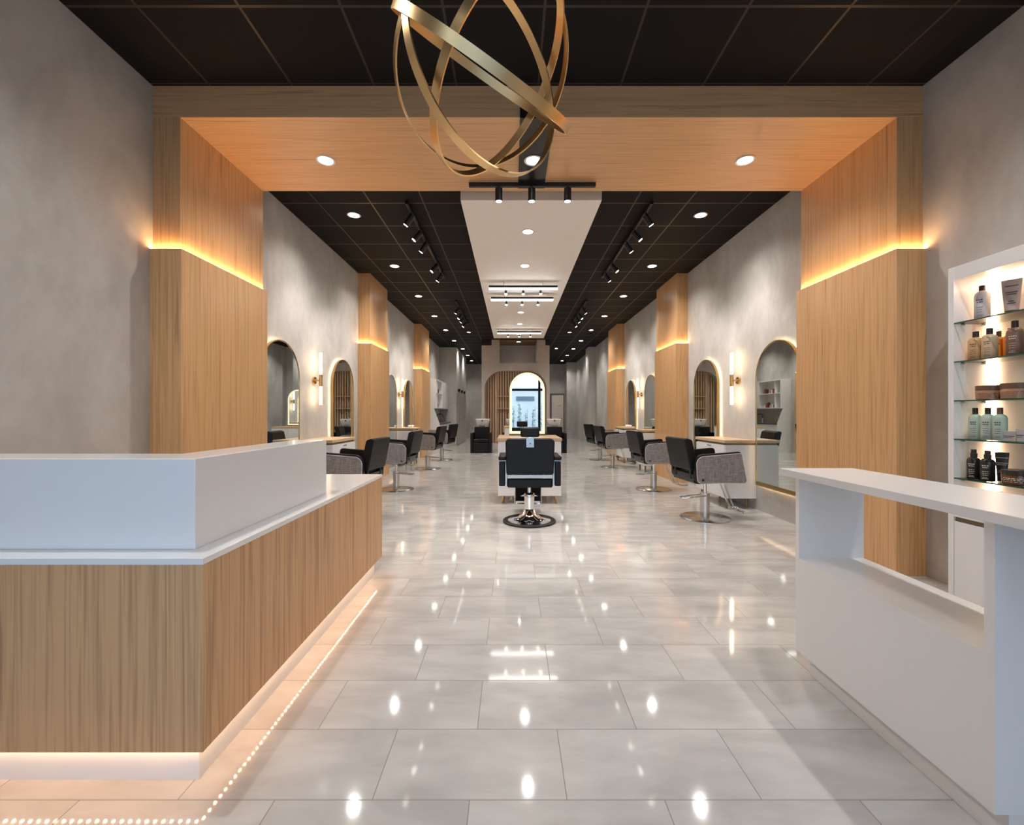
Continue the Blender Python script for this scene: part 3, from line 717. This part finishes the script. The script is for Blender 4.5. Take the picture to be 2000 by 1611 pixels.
# ------------------------------------------------------------------ side stations
def side_station(sgn, y0, y1, label, gap=.001):
    xw = (XR if sgn > 0 else XL) - sgn * gap; xf_ = 2.76 if sgn > 0 else -2.33
    e = empty('styling_counter', label, 'counter', (xw, y0, 0), group='wall styling counters')
    def bx(a, b, ya, yb, z0, z1, m=None):
        lo, hi = sorted((a - xw, b - xw)); return (m or MB()).box(lo, hi, ya, yb, z0, z1)
    L = y1 - y0; i = -sgn
    bx(xf_ - sgn * .0, xw, 0, L, .862, .90).build('wood_top', 'wood_top', e, bev=.002)
    bx(xf_ + sgn * .025, xw, .02, L - .02, .835, .862).build('bronze_edge', 'bronze', e)  # bronze edge strip set back under the wood top
    bx(xf_ + sgn * .02, xw, .01, L - .01, .14, .835).build('cabinet_body', 'white', e, bev=.002)
    for (za, zb) in ((.145, .37), (.375, .60), (.605, .83)):
        dr = bx(xf_ + sgn * .004, xf_ + sgn * .02, .02, L - .02, za, zb - .004).build('drawer', 'white', e, bev=.002)
        bx(xf_ + sgn * .0, xf_ + sgn * .004, L * .5 - .06, L * .5 + .06, zb - .03, zb - .02).build('handle', 'steel', dr)
    for a in (.08, L - .08):
        for b in (.07, .33):
            xx = xf_ + sgn * b - xw
            MB().cyl((xx, a, 0), (xx, a, .14), .012, .022, 14).build('leg', 'bronze', e)
side_station(1, 5.65, 6.55, 'white counter with wood top under the nearer right wall light')
side_station(-1, 5.65, 6.50, 'white counter with wood top under the nearer left wall light')
side_station(1, 9.16, 9.70, 'small white counter right behind the middle pillar on the right', .07)
side_station(1, 10.85, 11.70, 'white counter with wood top before the farthest right pillar', .07)
side_station(-1, 10.3, 11.03, 'white counter with wood top under the farther left wall light')
P('towel', (.85, .84, .82), .9)
for k, (x, y, lb) in enumerate(((3.0, 11.2, 'right counter before the farthest pillar'), (-2.55, 11.0, 'farther left counter'))):
    tag(MB().box(-.06, .06, -.11, .11, 0, .05).build('folded_towel', 'towel', loc=(x, y, .90), bev=.015, seg=3), 'folded white towel lying on the ' + lb, 'towel', 'folded towels')

# ------------------------------------------------------------------ central stations with lit mirrors
def center_station(y0, label):
    e = empty('styling_counter', label, 'counter', (.242, y0, 0), group='island styling counters')
    L = .93
    MB().box(-.444, .444, 0, L, .867, .907).build('wood_top', 'wood_top_x', e, bev=.002)
    MB().box(-.435, .435, .012, L - .012, .112, .867).build('cabinet_body', 'white', e, bev=.002)
    for s in (-1, 1):
        for za, zb in ((.12, .42), (.425, .70), (.705, .862)):
            a, b = sorted((s * .43, s * .005)); MB().box(a, b, .004, .012, za, zb - .004).build('drawer', 'white', e, bev=.001)
        for yy in (.08, L - .08):
            MB().lathe([(.012, 0), (.014, .015), (.011, .02), (.018, .06), (.028, .085), (.03, .1), (.022, .104), (.034, .112)], c=(s * .37, yy, 0), n=20).build('leg', 'gold', e)
    return e
center_station(5.97, 'white island counter with wood top behind the near barber chair')
center_station(11.05, 'white island counter farther back, in front of the wash chairs')
def led_mirror(y, label, z=.907):
    e = empty('lit_mirror', label, 'mirror', (.235, y, z), group='lit island mirrors')
    hw, z0, zs = .272, .03, .70
    o, i = arch(hw, z0, zs), arch(hw, z0, zs, d=.036)
    MB().prism(arch(hw, z0, zs), -.05, .05, 'y').build('mirror_body', 'gold', e)
    for s in (-1, 1):
        f = MB(); ya, yb = sorted((s * .05, s * .056)); frame(f, o, i, ya, yb).build('light_band', 'led_mirror', e)
        g = MB(); ya, yb = sorted((s * .0502, s * .053)); g.prism(i, ya, yb, 'y').build('mirror_glass', 'mirror_clear', e)
    MB().box(-.28, .28, -.07, .07, 0, .03).build('base', 'bronze', e, bev=.004)
led_mirror(6.78, 'arched mirror with glowing border on the nearer island counter')
led_mirror(11.6, 'arched mirror with glowing border on the farther island counter')

# ------------------------------------------------------------------ salon chairs
def salon_chair():
    e = empty('salon_chair')             # faces +x
    outline = [(-.265, .465), (.33, .455), (.262, .795), (-.275, .757)]
    for s in (-1, 1):
        pad = MB(); a, b = sorted((s * .245, s * .292))
        pad.prism(rpoly([(-.275, .46), (.335, .45), (.268, .815), (-.285, .778)], [.06, .04, .035, .10]), a, b, 'y')
        po_ = pad.build('arm_pad', 'black_leather', e, bev=.008, seg=3)
        a, b = sorted((s * .292, s * .306))
        p = MB().prism(rpoly(outline, [.05, .03, .025, .085]), a, b, 'y').build('arm_panel', 'grey_fabric', e, bev=.003)
        r = rpoly(outline, [.05, .03, .025, .085])
        MB().tube([(q[0], s * .304, q[1]) for q in r], .004, 6, closed=True).build('piping', 'piping', p)
        MB().cyl((-.2, s * .305, .50), (-.2, s * .312, .50), .012, n=16).build('bolt', 'black_metal', p)
    MB().box(-.235, .26, -.245, .245, .46, .555).build('seat', 'black_leather', e, bev=.03, seg=4)
    MB().prism(rpoly([(-.27, .455), (-.235, .455), (-.235, .56), (-.285, .56)], .008), -.245, .245, 'y').build('seat_shell', 'black_gloss', e, bev=.004)
    MB().box(-.2, .2, -.18, .18, .435, .46).build('seat_plate', 'black_metal', e)
    # backrest leaning back
    MB().prism(rpoly([(-.315, .60), (-.215, .585), (-.29, .945), (-.345, .965), (-.385, .955)], [.02, .03, .03, .01, .02]), -.245, .245, 'y').build('backrest', 'black_leather', e, bev=.022, seg=4)
    for q in (-.2, .16): MB().box(-.285, -.255, q, q + .04, .5, .64).build('back_bracket', 'black_metal', e)
    MB().lathe([(.285, 0), (.285, .006), (.275, .012), (.06, .018), (.05, .02)], n=56).build('base_disc', 'steel', e)
    MB().cyl((0, 0, .015), (0, 0, .285), .052, n=32).cyl((0, 0, .285), (0, 0, .30), .056, n=32).build('column', 'steel', e)
    MB().cyl((0, 0, .30), (0, 0, .44), .02, n=20).build('gas_rod', 'chrome', e)
    lv = [(0, -.055, .27), (-.12, -.055, .262), (-.27, -.05, .25), (-.30, -.03, .25), (-.30, .03, .25), (-.27, .05, .25), (-.12, .055, .262), (0, .055, .27)]
    MB().tube(lv, .006, 8).build('pump_lever', 'chrome', e)
    fr = MB()
    for s in (-.045, .045): fr.tube([(.20, s, .455), (.28, s, .25), (.345, s, .11), (.38, s, .085), (.47, s, .08)], .0095, 10)
    fr.cyl((.20, -.08, .455), (.20, .08, .455), .012, n=12)
    ft = fr.build('footrest', 'chrome', e)
    m = MB().tube([(.40, -.15, .082), (.40, .15, .082)], .009, 8).tube([(.45, -.15, .08), (.45, .15, .08)], .009, 8).tube([(.50, -.13, .078), (.50, .13, .078)], .009, 8)
    m.box(.39, .51, -.155, -.143, .07, .092).box(.39, .51, .143, .155, .07, .092)
    m.build('foot_bars', 'chrome', ft)
    return e
c0 = salon_chair(); first = True
CH = [(2.31, 5.21, 6, 'on the right nearest the camera, before the first right counter'), (2.33, 7.16, 6, 'second on the right, beside the middle pillar'),
      (2.34, 10.14, 8, 'third on the right, past the middle pillar'), (2.37, 11.72, 12, 'farthest on the right'),
      (-1.90, 5.15, 174, 'on the left, half hidden behind the reception desk'), (-1.90, 7.15, 174, 'second on the left, standing clear of the desk'),
      (-1.90, 9.80, 172, 'third on the left'), (-1.88, 11.68, 168, 'farthest on the left, near the wet counter')]
for x, y, a, lb in CH:
    e = c0 if first else copy_tree(c0); first = False
    e.location = (x, y, 0); e.rotation_euler.z = R(a)
    tag(e, 'black and grey salon chair ' + lb, 'chair', 'salon chairs along the walls')

# barber chair in the middle (faces +y)
def barber():
    e = empty('barber_chair')
    MB().prism(rpoly([(-.262, .575), (.262, .575), (.275, .97), (-.275, .97)], [.015, .015, .05, .05]), -.22, -.12, 'y').build('backrest', 'black_leather', e, bev=.018, seg=3)
    MB().box(-.255, .255, -.205, -.12, .525, .572).build('chrome_band', 'steel', e, bev=.008)
    MB().box(-.255, .255, -.19, .30, .42, .52).build('seat', 'black_leather', e, bev=.02, seg=3)
    MB().box(-.105, .105, -.215, -.10, .985, 1.095).build('headrest', 'black_leather', e, bev=.022, seg=4)
    b = MB().box(-.044, .044, -.232, -.215, .872, .985).build('headrest_bracket', 'steel', e, bev=.003)
    MB().cyl((0, -.232, .915), (0, -.246, .915), .007, n=12).build('screw', 'black_metal', b)
    for s in (-1, 1):
        a, c = sorted((s * .275, s * .345)); MB().box(a, c, -.20, .26, .44, .715).build('arm_panel', 'black_leather', e, bev=.012, seg=3)
        a, c = sorted((s * .265, s * .352)); MB().box(a, c, -.21, .27, .73, .775).build('arm_pad', 'black_leather', e, bev=.016, seg=3)
        a, c = sorted((s * .27, s * .348)); MB().box(a, c, -.205, .265, .716, .73).build('chrome_trim', 'chrome', e)
        a, c = sorted((s * .256, s * .274)); MB().box(a, c, -.17, .2, .44, .70).build('hinge_bracket', 'steel', e)
    MB().cyl((0, 0, .33), (0, 0, .42), .02, n=20).build('piston', 'chrome', e)
    MB().lathe([(.05, .12), (.058, .125), (.058, .29), (.066, .295), (.066, .31), (.05, .335), (.02, .34)], n=32).build('pump_column', 'chrome', e)
    MB().lathe([(.285, .012), (.20, .03), (.13, .055), (.09, .10), (.07, .14), (.058, .15)], n=56).build('base_cover', 'chrome', e)
    MB().lathe([(.285, 0), (.305, .004), (.305, .018), (.29, .026), (.275, .02)], n=56).build('base_ring', 'rubber', e)
    MB().cyl((-.09, 0, .30), (.09, 0, .30), .01, n=12).lathe([(.0, -.014), (.014, 0), (0, .014)], c=(-.09, 0, .30), n=12).lathe([(.0, -.014), (.014, 0), (0, .014)], c=(.09, 0, .30), n=12).build('pump_lever', 'chrome', e)
    MB().prism([(.30, .43), (.36, .43), (.46, .16), (.41, .15)], -.155, .155, 'x').build('leg_rest', 'black_leather', e, bev=.008)
    f = MB().box(-.16, .16, .42, .62, .115, .128).tube([(-.16, .42, .12), (-.16, .34, .42)], .009, 8).tube([(.16, .42, .12), (.16, .34, .42)], .009, 8)
    f.build('foot_plate', 'chrome', e)
    return e
b0 = barber(); b0.location = (.2, 5.03, 0)
tag(b0, 'black barber chair seen from behind in the middle of the floor', 'chair', 'barber chairs')
b1 = copy_tree(b0); b1.location = (.24, 8.0, 0); b1.rotation_euler.z = pi
tag(b1, 'black barber chair on the far side of the near island counter', 'chair', 'barber chairs')

# ------------------------------------------------------------------ wash units
def wash():
    e = empty('wash_unit')               # faces the camera (-y)
    MB().box(-.25, .25, .0, .16, .05, .81).build('backrest', 'black_leather', e, bev=.02, seg=3)
    for s in (-1, 1):
        a, b = sorted((s * .25, s * .33)); MB().box(a, b, -.52, .12, .0, .63).build('arm', 'black_leather', e, bev=.012, seg=3)
    MB().box(-.245, .245, -.50, .0, .33, .43).build('seat', 'black_leather', e, bev=.02, seg=3)
    MB().box(-.245, .245, -.51, -.02, .02, .32).build('front_panel', 'black_leather', e, bev=.01)
    def ell(rx, ry, z, cy=.33): return [(rx * (abs(cos(t)) ** .7) * (1 if cos(t) > 0 else -1), cy + ry * (abs(sin(t)) ** .7) * (1 if sin(t) > 0 else -1), z) for t in [2 * pi * k / 36 for k in range(36)]]
    m = MB().loft([ell(.14, .16, .81), ell(.19, .2, .86), ell(.235, .23, 1.0), ell(.25, .245, 1.05), ell(.24, .235, 1.06), ell(.215, .21, 1.045), ell(.15, .15, .90), ell(.05, .05, .87)])
    bs = m.build('basin', 'ceramic', e, smooth=60)
    MB().tube([(0, .12, 1.04), (0, .10, .985), (-.06, .09, .97)][0:2], .03, 10).build('neck_notch', 'dark_grey', bs)
    MB().cyl((.05, .5, 1.05), (.05, .5, 1.12), .015, n=12).tube([(.05, .5, 1.11), (.05, .44, 1.13), (.05, .40, 1.10)], .01, 8).build('mixer_tap', 'chrome', bs)
    MB().box(-.16, .16, .17, .52, 0, .81).build('pedestal', 'white', e, bev=.01)
    return e
w0 = wash()
for k, (x, lb) in enumerate(((-.975, 'left of the partition niche'), (.03, 'half hidden behind the far island counter'), (1.39, 'right of the partition niche, before the cream door'))):
    e = w0 if k == 0 else copy_tree(w0)
    e.location = (x, 14.15, 0) if k != 1 else (x, 14.2, 0)
    tag(e, 'black wash chair with white basin, ' + lb, 'wash chair', 'wash chairs before the partition')

# ------------------------------------------------------------------ wet counter on the left
k_ = empty('kitchen_unit', 'white wet counter with wall cabinet, behind the farthest left pillar', 'cabinet', (XL + .001, 14.07, 0))
MB().prism([(0, 0), (.433, 0), (.433, .92), (.254, 1.41), (.33, 1.41), (.33, 2.36), (0, 2.36)], 0, .03, 'y').build('side_panel', 'white', k_)
MB().box(0, .33, .03, 2.6, 1.41, 1.44).box(0, .33, .03, 2.6, 2.33, 2.36).box(0, .31, 1.27, 1.29, 1.44, 2.33).box(0, .31, .35, .37, 1.44, 2.33).box(0, .32, .03, 1.27, 1.90, 1.92).box(0, .02, .03, 2.6, 1.44, 2.33).build('upper_carcass', 'white', k_)
MB().box(.31, .33, 1.28, 2.59, 1.445, 2.325).build('upper_door', 'white', k_, bev=.002)
MB().box(0, .41, .03, 2.6, .0, .88).build('base_cabinet', 'white', k_, bev=.002)
for a in (.05, .90, 1.75): MB().box(.41, .425, a, a + .83, .1, .87).build('base_door', 'white', k_, bev=.002)
MB().box(0, .44, .03, 2.6, .88, .92).build('dark_worktop', 'dark_grey', k_)
MB().box(0, .012, .03, 2.6, .92, 1.41).build('splashback', 'plaster_warm', k_)
ft = empty('kitchen_tap', 'curved dark tap rising from the wet counter worktop', 'tap', (XL + .12, 15.45, .9205))
MB().cyl((0, 0, 0), (0, 0, .16), .03, .025, 16).build('tap_body', 'steel', ft)
MB().tube([(0, 0, .14), (0.0, 0, .26), (.04, 0, .30), (.16, 0, .30), (.21, 0, .26), (.22, 0, .20)], .014, 10).build('spout', 'black_metal', ft)
MB().cyl((0, -.02, .1), (.02, -.10, .12), .01, n=10).build('tap_handle', 'steel', ft)
cols = {'pot_red': (.35, .06, .05), 'pot_dark': (.03, .02, .02), 'pot_rose': (.55, .25, .22), 'pot_white': (.7, .68, .66)}
for c, v in cols.items(): P(c, v, .4)
random.seed(11); nms = list(cols); kk = 0
for z, n, y0, dy in ((1.92, 9, 14.14, .125), (1.44, 7, 14.5, .11)):
    for i in range(n):
        c = nms[(i * 3 + kk) % 4]; h = random.uniform(.10, .20)
        y = y0 + dy * i
        if abs(y - 14.43) < .07: continue
        e = empty('colour_pot', '%s pot on the %s open shelf of the wet counter, %s from the camera' % ({'pot_red': 'dark red', 'pot_dark': 'black', 'pot_rose': 'rose', 'pot_white': 'white'}[c], 'upper' if z > 1.6 else 'lower', ORD[i]), 'pot', (XL + .2, y, z + .0005), group='pots on the wet counter shelves')
        MB().lathe([(.034, 0), (.037, .004), (.037, h * .8), (.03, h * .84)], n=14).build('pot_body', c, e)
        MB().lathe([(.032, h * .84), (.032, h)], n=14).build('lid', nms[(i + 1) % 4], e)
    kk += 1
